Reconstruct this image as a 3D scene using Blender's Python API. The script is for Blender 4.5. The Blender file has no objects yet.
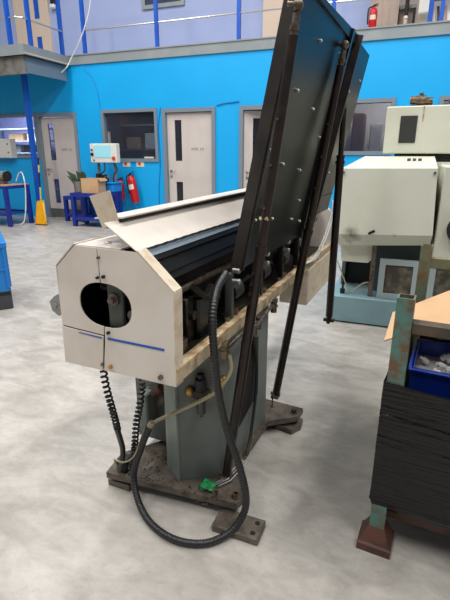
import bpy, bmesh, math, random
from mathutils import Vector, Matrix
random.seed(4)
S = bpy.context.scene
COL = S.collection
PI = math.pi

# ------------------------------------------------------------------ camera
cd = bpy.data.cameras.new('camera')
cd.sensor_fit = 'VERTICAL'; cd.sensor_height = 24.0; cd.lens = 451.0 / 600.0 * 24.0
cd.clip_start = 0.05
cam = bpy.data.objects.new('camera', cd); COL.objects.link(cam)
cam.location = (0, 0, 1.34)
cam.rotation_euler = (math.radians(90 - 17.9), 0, math.radians(21.0))
S.camera = cam

# ------------------------------------------------------------------ world, lights, exposure
w = bpy.data.worlds.new('hall_ambient'); S.world = w; w.use_nodes = True
w.node_tree.nodes['Background'].inputs[0].default_value = (0.93, 0.96, 1.0, 1)
w.node_tree.nodes['Background'].inputs[1].default_value = 0.32
def area(loc, size, power, col=(1, 0.98, 0.95)):
    l = bpy.data.lights.new('high_bay_or_room_light', 'AREA'); l.shape = 'RECTANGLE'
    l.size, l.size_y = size; l.energy = power; l.color = col
    o = bpy.data.objects.new('high_bay_or_room_light', l); COL.objects.link(o); o.location = loc
    return o
for x in (-6.0, -1.5, 3.0):
    for y in (-1.5, 2.2, 5.4):
        area((x, y, 7.2), (0.7, 2.4), 235)
S.view_settings.view_transform = 'Standard'
S.view_settings.look = 'None'
S.view_settings.exposure = -0.47
S.view_settings.gamma = 1.0
S.view_settings.use_curve_mapping = False

# ------------------------------------------------------------------ materials
def lin(c):
    return tuple(((v / 255.0) / 12.92 if v / 255.0 <= 0.04045 else ((v / 255.0 + 0.055) / 1.055) ** 2.4) for v in c) + (1.0,)
M = {}
def mat(name, c, rough=0.5, metal=0.0, c2=None, scale=8.0, amt=(0.45, 0.65), bump=0.0, bscale=60.0, emit=0.0, detail=5.0, stretch=None, spec=0.5, coat=0.0):
    m = bpy.data.materials.new(name); m.use_nodes = True
    nt = m.node_tree; b = nt.nodes['Principled BSDF']
    b.inputs['Base Color'].default_value = lin(c)
    b.inputs['Roughness'].default_value = rough; b.inputs['Metallic'].default_value = metal
    b.inputs['Specular IOR Level'].default_value = spec
    b.inputs['Coat Weight'].default_value = coat
    tc = nt.nodes.new('ShaderNodeTexCoord')
    vec = tc.outputs['Object']
    if stretch:
        mp = nt.nodes.new('ShaderNodeMapping'); mp.inputs['Scale'].default_value = stretch
        nt.links.new(vec, mp.inputs[0]); vec = mp.outputs[0]
    if c2:
        n = nt.nodes.new('ShaderNodeTexNoise'); n.inputs['Scale'].default_value = scale; n.inputs['Detail'].default_value = detail
        nt.links.new(vec, n.inputs['Vector'])
        r = nt.nodes.new('ShaderNodeValToRGB')
        r.color_ramp.elements[0].position = amt[0]; r.color_ramp.elements[0].color = lin(c)
        r.color_ramp.elements[1].position = amt[1]; r.color_ramp.elements[1].color = lin(c2)
        nt.links.new(n.outputs['Fac'], r.inputs[0]); nt.links.new(r.outputs[0], b.inputs['Base Color'])
    if bump:
        n2 = nt.nodes.new('ShaderNodeTexNoise'); n2.inputs['Scale'].default_value = bscale; n2.inputs['Detail'].default_value = 4
        nt.links.new(vec, n2.inputs['Vector'])
        bp = nt.nodes.new('ShaderNodeBump'); bp.inputs['Strength'].default_value = bump; bp.inputs['Distance'].default_value = 0.01
        nt.links.new(n2.outputs['Fac'], bp.inputs['Height']); nt.links.new(bp.outputs[0], b.inputs['Normal'])
    if emit:
        b.inputs['Emission Color'].default_value = lin(c); b.inputs['Emission Strength'].default_value = emit
    M[name] = m
    return m

mat('wall_blue', (0, 168, 236), 0.45, c2=(4, 172, 240), scale=1.5)
mat('wall_lavender', (158, 170, 210), 0.6, c2=(152, 166, 206), scale=1.2)
mat('trim_grey', (136, 144, 148), 0.5, c2=(146, 152, 154), scale=3)
mat('frame_grey', (120, 134, 146), 0.45)
mat('door_cream', (206, 196, 190), 0.45, c2=(200, 189, 184), scale=3)
mat('kick_grey', (110, 110, 108), 0.4, 0.4)
mat('steel', (190, 190, 188), 0.3, 1.0)
mat('zinc', (200, 200, 196), 0.35, 0.9)
mat('dull_steel', (120, 112, 104), 0.5, 0.8, c2=(88, 72, 58), scale=40)
mat('paint_blue', (16, 82, 184), 0.4, c2=(20, 90, 194), scale=6)
mat('table_blue', (22, 44, 136), 0.45, c2=(30, 54, 150), scale=5)
mat('cyan_paint', (8, 140, 220), 0.4)
mat('white_paint', (225, 224, 218), 0.45)
mat('room_dark', (40, 44, 60), 0.8)
mat('room_lav', (150, 150, 200), 0.8)
mat('room_beige', (175, 165, 158), 0.8)
mat('ceil_white', (205, 205, 205), 0.8)
mat('cream', (222, 213, 203), 0.42, c2=(203, 190, 176), scale=5, amt=(0.42, 0.75), bump=0.03, bscale=90)
mat('cream_edge', (214, 200, 178), 0.45, c2=(190, 168, 136), scale=22, amt=(0.48, 0.75))
mat('hinge_dull', (150, 134, 112), 0.5, c2=(120, 104, 84), scale=15)
mat('skirt', (186, 168, 138), 0.45, c2=(120, 96, 66), scale=20, amt=(0.45, 0.7))
mat('stripe_blue', (18, 84, 178), 0.4)
mat('black_paint', (20, 21, 22), 0.32, c2=(30, 31, 31), scale=5, bump=0.02, bscale=40, spec=0.4)
mat('panel_black', (11, 12, 12), 0.33, c2=(15, 16, 16), scale=3.5, spec=0.2)
mat('panel_edge', (58, 52, 49), 0.42, c2=(42, 39, 38), scale=9)
mat('black_matte', (14, 14, 15), 0.6)
mat('rail_black', (9, 10, 11), 0.38, spec=0.3)
mat('strut_brown', (36, 28, 25), 0.36, 0.3, c2=(54, 40, 32), scale=18, amt=(0.45, 0.75))
mat('oily', (120, 82, 42), 0.3, 0.2, c2=(56, 40, 26), scale=26, amt=(0.4, 0.62), bump=0.3, bscale=90)
mat('rust_lip', (204, 184, 150), 0.42, c2=(140, 96, 52), scale=24, amt=(0.42, 0.72))
mat('grey_green', (100, 107, 104), 0.42, c2=(86, 92, 89), scale=7, amt=(0.4, 0.7), bump=0.04)
mat('grey_green_light', (116, 126, 120), 0.42, c2=(104, 114, 108), scale=7)
mat('base_plate', (106, 98, 88), 0.5, 0.2, c2=(70, 60, 50), scale=20, amt=(0.4, 0.68), bump=0.25, bscale=120)
mat('brass', (188, 150, 84), 0.35, 0.8)
mat('copper_dirt', (120, 104, 84), 0.4, 0.6, c2=(66, 54, 42), scale=50)
mat('hose_black', (34, 34, 36), 0.38)
mat('beige_hose', (158, 148, 118), 0.4)
mat('rubber', (22, 22, 23), 0.55)
mat('mech_dark', (46, 44, 40), 0.45, 0.5, c2=(90, 78, 56), scale=30, amt=(0.5, 0.75))
mat('rag_green', (20, 150, 80), 0.6, c2=(10, 110, 60), scale=30)
mat('pale_green', (208, 209, 194), 0.4, c2=(202, 203, 186), scale=2.5)
mat('lathe_blue', (128, 160, 168), 0.45, c2=(116, 148, 156), scale=4)
mat('lathe_blue_dark', (78, 92, 94), 0.5)
mat('lathe_frame', (160, 174, 174), 0.45)
mat('bracket_grey', (72, 78, 74), 0.45, 0.2)
mat('latch_grey', (150, 150, 146), 0.5, 0.3)
mat('cable_shadow_blue', (0, 112, 176), 0.5)  # wall blue made darker: the cables' shadow is put into their colour
mat('smoke_glass', (60, 60, 58), 0.15)
mat('mesh_dirty', (62, 58, 50), 0.6, c2=(120, 112, 94), scale=14, amt=(0.45, 0.7), bump=0.6, bscale=60)
mat('rust_green', (82, 122, 112), 0.5, c2=(104, 80, 58), scale=22, amt=(0.47, 0.62), bump=0.15, bscale=60)
mat('rust_olive', (112, 122, 98), 0.55, c2=(120, 90, 60), scale=16, amt=(0.46, 0.66), bump=0.2, bscale=60)
mat('rust_brown', (92, 58, 46), 0.55, c2=(70, 44, 36), scale=14, bump=0.2)
mat('dark_rail', (70, 64, 58), 0.5, 0.3, c2=(92, 78, 62), scale=15)
mat('wrap_black', (7, 7, 8), 0.18, spec=0.4, bump=0.55, bscale=5.0, stretch=(1.0, 1.0, 22.0))
mat('cardboard', (206, 168, 128), 0.75, c2=(196, 158, 118), scale=5)
mat('cardboard_dull', (186, 148, 112), 0.8)
mat('bin_blue', (14, 46, 138), 0.35)
mat('alu_part', (176, 174, 172), 0.5, 0.3)
mat('red_paint', (196, 22, 30), 0.3)
mat('red_dark', (150, 18, 24), 0.35)
mat('label_cream', (226, 216, 190), 0.5)
mat('sign_red', (196, 70, 50), 0.5)
mat('screen', (150, 214, 228), 0.25, emit=0.25)
mat('yellow', (232, 168, 14), 0.5, c2=(222, 156, 10), scale=6)
mat('pole_yellow', (214, 190, 70), 0.5)
mat('crate_blue', (20, 120, 200), 0.45)
mat('crate_dark', (58, 62, 66), 0.5)
mat('leaf', (62, 82, 60), 0.6, c2=(40, 52, 42), scale=20)
mat('pail', (150, 146, 140), 0.35, 0.6)
mat('pillar_beige', (206, 186, 168), 0.6)
mat('partition', (176, 158, 146), 0.8, c2=(164, 148, 136), scale=3)
mat('text_grey', (134, 126, 126), 0.6)
mat('soot', (120, 108, 100), 0.6, c2=(216, 220, 198), scale=16, amt=(0.42, 0.6))
mat('cable_white', (225, 225, 222), 0.5)
mat('grey_equipment', (130, 126, 122), 0.5, c2=(100, 96, 94), scale=8)

# glass: thin pane, clear but reflective
def glass(name, tint, alpha):
    m = bpy.data.materials.new(name); m.use_nodes = True; nt = m.node_tree
    b = nt.nodes['Principled BSDF']; b.inputs['Base Color'].default_value = lin(tint)
    b.inputs['Roughness'].default_value = 0.06
    t = nt.nodes.new('ShaderNodeBsdfTransparent'); t.inputs[0].default_value = (0.85, 0.88, 0.9, 1)
    mx = nt.nodes.new('ShaderNodeMixShader'); mx.inputs[0].default_value = alpha
    nt.links.new(t.outputs[0], mx.inputs[1]); nt.links.new(b.outputs[0], mx.inputs[2])
    nt.links.new(mx.outputs[0], nt.nodes['Material Output'].inputs[0])
    M[name] = m
glass('glass', (58, 60, 74), 0.35)
glass('glass_dark', (52, 54, 66), 0.5)

# floor: pale, dusty, sealed concrete with trowel swirls
def floor_mat():
    m = bpy.data.materials.new('floor_concrete'); m.use_nodes = True; nt = m.node_tree; b = nt.nodes['Principled BSDF']
    tc = nt.nodes.new('ShaderNodeTexCoord')
    mp = nt.nodes.new('ShaderNodeMapping'); mp.inputs['Scale'].default_value = (1.0, 1.7, 1.0); mp.inputs['Rotation'].default_value = (0, 0, 0.5)
    nt.links.new(tc.outputs['Object'], mp.inputs[0])
    def noise(s, d, dist):
        n = nt.nodes.new('ShaderNodeTexNoise'); n.inputs['Scale'].default_value = s; n.inputs['Detail'].default_value = d
        n.inputs['Distortion'].default_value = dist; nt.links.new(mp.outputs[0], n.inputs['Vector']); return n
    a = noise(4.0, 10, 0.9); c = noise(19, 8, 0.8); d = noise(160, 2, 0)
    r1 = nt.nodes.new('ShaderNodeValToRGB')
    e = r1.color_ramp.elements; e[0].position = 0.34; e[0].color = lin((162, 157, 150)); e[1].position = 0.62; e[1].color = lin((188, 183, 176))
    nt.links.new(a.outputs['Fac'], r1.inputs[0])
    r2 = nt.nodes.new('ShaderNodeValToRGB')
    e = r2.color_ramp.elements; e[0].position = 0.35; e[0].color = (0.90, 0.90, 0.89, 1); e[1].position = 0.6; e[1].color = (1, 1, 1, 1)
    nt.links.new(c.outputs['Fac'], r2.inputs[0])
    r3 = nt.nodes.new('ShaderNodeValToRGB')
    e = r3.color_ramp.elements; e[0].position = 0.26; e[0].color = (0.7, 0.7, 0.68, 1); e[1].position = 0.42; e[1].color = (1, 1, 1, 1)
    nt.links.new(d.outputs['Fac'], r3.inputs[0])
    m1 = nt.nodes.new('ShaderNodeMixRGB'); m1.blend_type = 'MULTIPLY'; m1.inputs[0].default_value = 1
    nt.links.new(r1.outputs[0], m1.inputs[1]); nt.links.new(r2.outputs[0], m1.inputs[2])
    m2 = nt.nodes.new('ShaderNodeMixRGB'); m2.blend_type = 'MULTIPLY'; m2.inputs[0].default_value = 0.8
    nt.links.new(m1.outputs[0], m2.inputs[1]); nt.links.new(r3.outputs[0], m2.inputs[2])
    nt.links.new(m2.outputs[0], b.inputs['Base Color'])
    b.inputs['Roughness'].default_value = 0.38; b.inputs['Specular IOR Level'].default_value = 0.35
    M['floor'] = m
floor_mat()

# ------------------------------------------------------------------ mesh builders
class MB:
    """collects shapes in one bmesh; build() links them as one mesh object"""
    def __init__(s, off=(0, 0, 0)):
        s.bm = bmesh.new(); s.off = Vector(off)
    def box(s, x0, x1, y0, y1, z0, z1, bev=0.0, rz=0.0, mtx=None, seg=1):
        r = bmesh.ops.create_cube(s.bm, size=1.0); v = r['verts']
        c = Vector(((x0 + x1) / 2, (y0 + y1) / 2, (z0 + z1) / 2))
        for q in v:
            q.co = Vector((q.co.x * (x1 - x0), q.co.y * (y1 - y0), q.co.z * (z1 - z0)))
        if bev:
            es = list({e for q in v for e in q.link_edges})
            r2 = bmesh.ops.bevel(s.bm, geom=es, offset=bev, segments=seg, affect='EDGES', profile=0.5)
            v = list({q for f in r2['faces'] for q in f.verts} | {q for q in v if q.is_valid})
        T = Matrix.Translation(c) @ Matrix.Rotation(rz, 4, 'Z')
        if mtx is not None: T = mtx @ T
        for q in v: q.co = T @ q.co
        return s
    def prism(s, poly, axis, a0, a1):
        """poly: 2D outline; extruded along axis 'x','y','z' from a0 to a1"""
        def P(u, v, a):
            return {'x': (a, u, v), 'y': (u, a, v), 'z': (u, v, a)}[axis]
        A = [s.bm.verts.new(P(u, v, a0)) for u, v in poly]; B = [s.bm.verts.new(P(u, v, a1)) for u, v in poly]
        n = len(poly)
        s.bm.faces.new(A); s.bm.faces.new(B[::-1])
        for i in range(n): s.bm.faces.new((A[i], B[i], B[(i + 1) % n], A[(i + 1) % n]))
        return s
    def ringprism(s, outer, inner, axis, a0, a1):
        """plate with a hole: both outlines have the same vertex count"""
        def P(u, v, a):
            return {'x': (a, u, v), 'y': (u, a, v), 'z': (u, v, a)}[axis]
        n = len(outer)
        L = [[s.bm.verts.new(P(u, v, a)) for u, v in pl] for pl in (outer, inner) for a in (a0, a1)]
        oa, ob, ia, ib = L
        for i in range(n):
            j = (i + 1) % n
            s.bm.faces.new((oa[i], oa[j], ia[j], ia[i])); s.bm.faces.new((ob[i], ib[i], ib[j], ob[j]))
            s.bm.faces.new((oa[i], ob[i], ob[j], oa[j])); s.bm.faces.new((ia[i], ia[j], ib[j], ib[i]))
        return s
    def cyl(s, p, q, r, r2=None, n=16):
        p = Vector(p); q = Vector(q); d = q - p; r2 = r if r2 is None else r2
        T = Matrix.Translation((p + q) / 2) @ d.to_track_quat('Z', 'Y').to_matrix().to_4x4()
        bmesh.ops.create_cone(s.bm, cap_ends=True, segments=n, radius1=r, radius2=r2, depth=d.length, matrix=T)
        return s
    def sph(s, c, r, sc=(1, 1, 1), u=14, v=9):
        bmesh.ops.create_uvsphere(s.bm, u_segments=u, v_segments=v, radius=r, matrix=Matrix.Translation(c) @ Matrix.Diagonal((sc[0], sc[1], sc[2], 1)))
        return s
    def bar(s, p, q, w, h, up=(0, 0, 1)):
        """rectangular bar from p to q; w across, h along up"""
        p = Vector(p); q = Vector(q); d = (q - p); L = d.length; d.normalize()
        side = d.cross(Vector(up)); side.normalize(); u = side.cross(d)
        vs = []
        for e in (p, q):
            for a, b in ((-1, -1), (1, -1), (1, 1), (-1, 1)):
                vs.append(s.bm.verts.new(e + side * a * w / 2 + u * b * h / 2))
        for f in ((0, 1, 2, 3), (7, 6, 5, 4), (0, 4, 5, 1), (1, 5, 6, 2), (2, 6, 7, 3), (3, 7, 4, 0)):
            s.bm.faces.new([vs[i] for i in f])
        return s
    def sweep(s, pts, rad, n=10):
        """tube along a list of points; rad: number or function of index"""
        pts = [Vector(p) for p in pts]; rings = []
        t0 = (pts[1] - pts[0]).normalized(); nrm = t0.orthogonal().normalized()
        for i, p in enumerate(pts):
            t = (pts[min(i + 1, len(pts) - 1)] - pts[max(i - 1, 0)]).normalized()
            nrm = (nrm - t * nrm.dot(t)).normalized(); b = t.cross(nrm)
            r = rad(i) if callable(rad) else rad
            rings.append([s.bm.verts.new(p + (nrm * math.cos(2 * PI * k / n) + b * math.sin(2 * PI * k / n)) * r) for k in range(n)])
        for a, c in zip(rings, rings[1:]):
            for k in range(n): s.bm.faces.new((a[k], a[(k + 1) % n], c[(k + 1) % n], c[k]))
        s.bm.faces.new(rings[0][::-1]); s.bm.faces.new(rings[-1])
        return s
    def lathe(s, prof, c=(0, 0, 0), n=20, axis=None):
        """prof: (radius, height) list; closed top and bottom"""
        rings = []
        T = Matrix.Translation(c) @ (axis if axis is not None else Matrix.Identity(4))
        for r, z in prof:
            rings.append([s.bm.verts.new(T @ Vector((r * math.cos(2 * PI * k / n), r * math.sin(2 * PI * k / n), z))) for k in range(n)])
        for a, b in zip(rings, rings[1:]):
            for k in range(n): s.bm.faces.new((a[k], a[(k + 1) % n], b[(k + 1) % n], b[k]))
        s.bm.faces.new(rings[0][::-1]); s.bm.faces.new(rings[-1])
        return s
    def sheet(s, quad, t):
        """four corner points, thickness t along the normal"""
        q = [Vector(p) for p in quad]; n = (q[1] - q[0]).cross(q[3] - q[0]).normalized()
        A = [s.bm.verts.new(p) for p in q]; B = [s.bm.verts.new(p - n * t) for p in q]
        s.bm.faces.new(A); s.bm.faces.new(B[::-1])
        for i in range(4): s.bm.faces.new((A[i], B[i], B[(i + 1) % 4], A[(i + 1) % 4]))
        return s
    def build(s, name, m, parent=None, smooth=False, loc=None):
        bmesh.ops.recalc_face_normals(s.bm, faces=s.bm.faces[:])
        for v in s.bm.verts: v.co -= s.off
        me = bpy.data.meshes.new(name); s.bm.to_mesh(me); s.bm.free()
        me.materials.append(M[m])
        o = bpy.data.objects.new(name, me); COL.objects.link(o)
        if parent: o.parent = parent
        if loc: o.location = loc
        if smooth:
            for p in me.polygons: p.use_smooth = True
            me.set_sharp_from_angle(angle=math.radians(38))
        return o
def catmull(pts, k=10):
    P = [Vector(p) for p in pts]; P = [P[0] * 2 - P[1]] + P + [P[-1] * 2 - P[-2]]; out = []
    for i in range(1, len(P) - 2):
        for j in range(k):
            t = j / k; a, b, c, d = P[i - 1], P[i], P[i + 1], P[i + 2]
            out.append(0.5 * ((2 * b) + (c - a) * t + (2 * a - 5 * b + 4 * c - d) * t * t + (3 * b - a - 3 * c + d) * t ** 3))
    out.append(P[-2]); return out
def resample(pts, step):
    out = [pts[0].copy()]; acc = 0.0
    for a, b in zip(pts, pts[1:]):
        L = (b - a).length; d = step - acc
        while d <= L:
            out.append(a.lerp(b, d / L)); d += step
        acc = L - (d - step)
    return out
def tag(o, label, cat, group=None):
    o['label'] = label; o['category'] = cat
    if group: o['group'] = group
    return o
def thing(name, label, cat, loc=(0, 0, 0), rz=0.0, group=None):
    o = bpy.data.objects.new(name, None); COL.objects.link(o)
    o.empty_display_size = 0.1; o.location = loc; o.rotation_euler = (0, 0, rz)
    return tag(o, label, cat, group)
def struct(o, label=None, cat=None):
    o['kind'] = 'structure'
    if label: o['label'] = label
    if cat: o['category'] = cat
    return o

# ================================================================== the setting
WY = 8.10      # face of the blue wall
floor = struct(MB().box(-13, 7, -4, 13, -0.2, 0).build('floor', 'floor'), 'pale grey sealed concrete workshop floor with dusty swirls', 'floor')

DOORS = [(-7.35, -6.33), (-4.37, -3.29), (-2.83, -1.80)]
WINS = [(-9.3, -7.36, 1.26, 2.16), (-5.73, -4.48, 1.20, 2.17), (-1.45, -0.25, 1.33, 2.18), (0.37, 1.6, 1.33, 2.18)]
wl = MB()
cuts = sorted([(a, b, 0, 2.15) for a, b in DOORS] + WINS)
x = -13.0
for a, b, z0, z1 in cuts:
    wl.box(x, a, WY, WY + 0.14, 0, 3.0)
    wl.box(a, b, WY, WY + 0.14, z1, 3.0)
    if z0 > 0: wl.box(a, b, WY, WY + 0.14, 0, z0)
    x = b
wl.box(x, 7, WY, WY + 0.14, 0, 3.0)
struct(wl.build('wall_back', 'wall_blue'), 'bright blue painted partition wall at the back', 'wall')
struct(MB().box(-13, 7, WY - 0.03, WY + 0.17, 3.0, 3.155).box(-13, 7, WY - 0.045, WY + 0.2, 3.155, 3.175).build('trim_1', 'trim_grey'), 'grey edge beam along the mezzanine above the blue wall', 'beam')
struct(MB().box(-13, 7, WY + 0.2, 12.0, 3.0, 3.17).build('mezzanine_floor', 'ceil_white'), 'mezzanine floor slab above the blue wall', 'floor')
UY = 9.15
struct(MB().box(-13, -0.80, UY, UY + 0.12, 3.17, 7.5).build('wall_upper', 'wall_lavender'), 'pale lavender wall upstairs behind the blue railing', 'wall')
struct(MB().box(-0.80, 7, 10.6, 10.7, 3.17, 7.5).build('wall_upper_back', 'room_beige'), 'beige wall at the back of the open upper floor', 'wall')
struct(MB().box(-2.72, -2.30, UY - 0.14, UY, 3.17, 7.5).build('pillar', 'pillar_beige'), 'beige boxed pillar against the lavender upper wall', 'pillar')

# rooms behind the wall (dark office, lit office, entrance)
struct(MB().box(-13, 7, 12.0, 12.1, 0, 3.0).build('wall_rear', 'room_dark'))
struct(MB().box(-6.28, -6.2, WY + 0.14, 12, 0, 3.0).box(-3.06, -3.0, WY + 0.14, 12, 0, 3.0).box(-1.7, -1.62, WY + 0.14, 12, 0, 3.0).build('wall_partition', 'room_dark'))
struct(MB().box(-13, -6.28, 10.9, 11, 0, 3.0).build('wall_office', 'room_lav'), 'lavender back wall of the office seen through the left window', 'wall')
struct(MB().box(-1.62, 7, 10.4, 10.5, 0, 3.0).build('wall_canteen', 'room_beige'), 'beige back wall of the room seen through the right windows', 'wall')
for x, y, pw in ((-9.6, 9.4, 330), (-0.3, 9.4, 110), (-5.2, 9.0, 60)):
    area((x, y, 2.95), (1.2, 0.6), pw, (0.95, 0.95, 1))  # last lamp is added, only to brighten the room behind the middle window

def frame(mb, a, b, z0, z1, wdt, y0, y1, sill=True):
    mb.box(a, a + wdt, y0, y1, z0, z1); mb.box(b - wdt, b, y0, y1, z0, z1); mb.box(a + wdt, b - wdt, y0, y1, z1 - wdt, z1)
    if sill: mb.box(a + wdt, b - wdt, y0, y1, z0, z0 + wdt)
    return mb
WL = ['grey framed office window above the left blue workbench', 'grey framed dark window between the cream doors', 'grey framed window behind the black raised panel', 'grey framed window at the right edge above the pale machine']
for i, (a, b, z0, z1) in enumerate(WINS):
    o = frame(MB(), a, b, z0, z1, 0.06, WY - 0.025, WY + 0.12).build('window_%d' % (i + 1), 'frame_grey')
    struct(o, WL[i], 'window')
    MB().box(a + 0.06, b - 0.06, WY + 0.05, WY + 0.058, z0 + 0.06, z1 - 0.06).build('pane', 'glass_dark' if i == 1 else 'glass', o)
    if i == 1:
        MB().box(-4.83, -4.62, WY + 0.045, WY + 0.05, 1.265, 1.295).build('sticker', 'label_cream', o)
# things inside the rooms, seen through the glass; those behind the middle window imitate reflections
t = thing('storage_shelf', 'metal storage shelf inside the office behind the left window', 'shelf', (-9.8, 10.2, 0))
for xx in (-0.9, 0.9):
    for yy in (-0.2, 0.2): MB().box(xx - 0.02, xx + 0.02, yy - 0.02, yy + 0.02, 0, 2.0).build('upright', 'frame_grey', t)
for zz in (0.4, 0.9, 1.36, 1.66, 1.97): MB().box(-0.9, 0.9, -0.22, 0.22, zz, zz + 0.03).build('shelf_board', 'white_paint', t)
IL = [('grey storage box on the office shelf behind the left window', -10.0, 1.392, 0.4, 0.2, 'grey_equipment'), ('black storage box on the office shelf behind the left window', -9.5, 1.392, 0.35, 0.18, 'black_matte'),
      ('white storage box on the upper office shelf behind the left window', -9.35, 1.692, 0.35, 0.2, 'white_paint'), ('brown storage box on the upper office shelf behind the left window', -9.9, 1.692, 0.5, 0.18, 'cardboard_dull')]
for l, xx, zz, ww, hh, mm in IL:
    tag(MB().box(xx - ww / 2, xx + ww / 2, 10.05, 10.35, zz, zz + hh, 0.01).build('storage_box', mm), l, 'box')
t = thing('storage_shelf', 'added shelf imitating dim reflections in the dark middle window', 'shelf', (-5.45, 9.6, 0))  # shelf and its boxes are added to imitate dim reflections in the pane
for xx in (-0.75, 0.75): MB().box(xx - 0.025, xx + 0.025, -0.2, 0.2, 0, 2.2).build('upright', 'rust_brown', t)
for zz in (0.9, 1.42, 1.95): MB().box(-0.75, 0.75, -0.2, 0.2, zz, zz + 0.03).build('shelf_board', 'grey_equipment', t)
for l, xx, zz, ww, hh, mm in (('pale added box imitating a dim reflection in the middle window', -5.45, 1.455, 0.28, 0.34, 'white_paint'), ('brown added box imitating a dim reflection in the middle window', -5.9, 1.455, 0.36, 0.26, 'cardboard_dull'), ('grey added box imitating a dim reflection in the middle window', -5.5, 0.935, 0.42, 0.42, 'grey_equipment')):
    tag(MB().box(xx - ww / 2, xx + ww / 2, 9.48, 9.72, zz, zz + hh, 0.01).build('storage_box', mm), l, 'box')
for l, xx, ww, mm, hh in (('rust red locker in the room behind the right window', -0.95, 0.22, 'rust_brown', 2.1), ('brown locker in the room behind the right window', -0.62, 0.2, 'partition', 1.9), ('blue grey cabinet in the room behind the right window', -0.2, 0.3, 'lathe_blue_dark', 1.6)):
    t = thing('locker', l, 'locker', (xx, 9.9, 0))
    MB().box(-ww / 2, ww / 2, -0.2, 0.25, 0, hh, 0.01).build('body', mm, t)
    MB().box(-ww / 2 + 0.015, ww / 2 - 0.015, -0.215, -0.2, 0.06, hh - 0.04, 0.004).build('locker_door', mm, t)
    MB().box(ww / 2 - 0.05, ww / 2 - 0.03, -0.235, -0.215, hh * .5, hh * .5 + 0.1).build('handle', 'steel', t)

# doors
def door(i, a, b, label, hinge_open=0.0):
    o = frame(MB(), a, b, 0, 2.15, 0.07, WY - 0.03, WY + 0.12, False).build('door_%d' % i, 'frame_grey')
    struct(o, label, 'door')
    lw = b - a - 0.15; rw = lw
    # leaf in local coordinates, hinged at its left edge or its right edge
    def L(mb): return mb
    g = [(0.16, 0.30, 1.22, 1.95), (0.16, 0.30, 0.32, 0.83)]     # two vision slots near the handle side
    lm = MB(); xs = [0, 0.16, 0.30, lw]
    zs = [0.01, 0.32, 0.83, 1.22, 1.95, 2.07]
    lm.box(0, 0.16, 0, 0.045, 0.01, 2.07); lm.box(0.30, lw, 0, 0.045, 0.01, 2.07)
    for z0, z1 in ((0.01, 0.32), (0.83, 1.22), (1.95, 2.07)): lm.box(0.16, 0.30, 0, 0.045, z0, z1)
    leaf = lm.build('door_leaf', 'door_cream', o, loc=(a + 0.075, WY + 0.03, 0))
    leaf.rotation_euler.z = hinge_open
    for x0, x1, z0, z1 in g: MB().box(x0, x1, 0.018, 0.026, z0, z1).build('pane', 'glass_dark', leaf)
    MB().box(0, lw, -0.004, 0, 0.012, 0.2).build('kick_plate', 'kick_grey', leaf)
    h = MB(); h.cyl((0.06, -0.012, 1.03), (0.06, 0, 1.03), 0.026).cyl((0.06, -0.05, 1.03), (0.06, -0.012, 1.03), 0.009).box(0.055, 0.18, -0.055, -0.04, 1.02, 1.04, 0.004)
    h.cyl((0.06, -0.012, 0.93), (0.06, 0, 0.93), 0.024)
    h.build('handle', 'steel', leaf, True)
    return o, leaf
d1, l1 = door(1, *DOORS[0], 'cream door with two glass slots beside the blue post')
d2, l2 = door(2, *DOORS[1], 'cream door with two glass slots between the dark window and blue wall')
d3, l3 = door(3, *DOORS[2], 'cream door standing ajar behind the black raised panel', 0.5)
# small dark lettering on the two doors (too blurred in the photograph to read)
for leaf, x0, wid in ((l1, 0.47, 0.24), (l2, 0.50, 0.30)):
    s = MB(); xx = x0; k = 0
    for k, gw in enumerate((0.030, 0.022, 0.028, 0.022, 0, 0.034, 0.022)):
        if gw:
            s.box(xx, xx + 0.007, -0.003, 0, 1.41, 1.455); s.box(xx, xx + gw, -0.003, 0, 1.448, 1.455)
            if k % 2: s.box(xx, xx + gw, -0.003, 0, 1.41, 1.417)
            else: s.box(xx + gw - 0.007, xx + gw, -0.003, 0, 1.41, 1.455)
        xx += (gw or 0.02) + 0.012
    s.build('lettering', 'text_grey', leaf)

# ------------------------------------------------------------------ mezzanine railing, landing
t = thing('mezzanine_railing', 'blue post railing with thin steel rail along the mezzanine edge', 'railing', (-2.9, WY + 0.09, 3.175))
for px in (-6.05, -4.465, -2.893, -1.32, 0.25, 1.82):
    MB().box(px - 0.03 + 2.9, px + 0.03 + 2.9, -0.03, 0.03, 0, 1.15).build('post', 'paint_blue', t)
for zz in (0.42, 1.1): MB().cyl((-3.15, 0, zz), (4.9, 0, zz), 0.014, n=8).build('rail', 'zinc', t)

t = thing('landing', 'grey landing with blue support post sticking out above the left door', 'landing', (-7.5, 7.4, 0))
def LX(x): return x + 7.5
def LYo(y): return y - 7.4
MB().box(LX(-10.5), LX(-6.37), LYo(6.90), LYo(WY - 0.05), 3.11, 3.15).build('deck', 'trim_grey', t)
MB().box(LX(-10.5), LX(-6.37), LYo(6.88), LYo(6.90), 2.985, 3.15).box(LX(-6.37), LX(-6.35), LYo(6.88), LYo(WY - 0.05), 2.985, 3.15).build('fascia', 'trim_grey', t)
MB().box(LX(-6.349), LX(-6.335), LYo(6.88), LYo(WY - 0.05), 2.995, 3.02).build('edge_strip', 'pillar_beige', t)
MB().box(LX(-10.5), LX(-6.45), LYo(6.96), LYo(7.02), 2.70, 2.985).build('front_beam', 'grey_equipment', t)
MB().box(LX(-6.47), LX(-6.45), LYo(7.02), LYo(WY - 0.04), 2.72, 2.985).build('side_beam', 'frame_grey', t)
MB().box(LX(-10.5), LX(-6.47), LYo(7.02), LYo(WY - 0.04), 2.965, 2.985).build('soffit', 'trim_grey', t)
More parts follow.
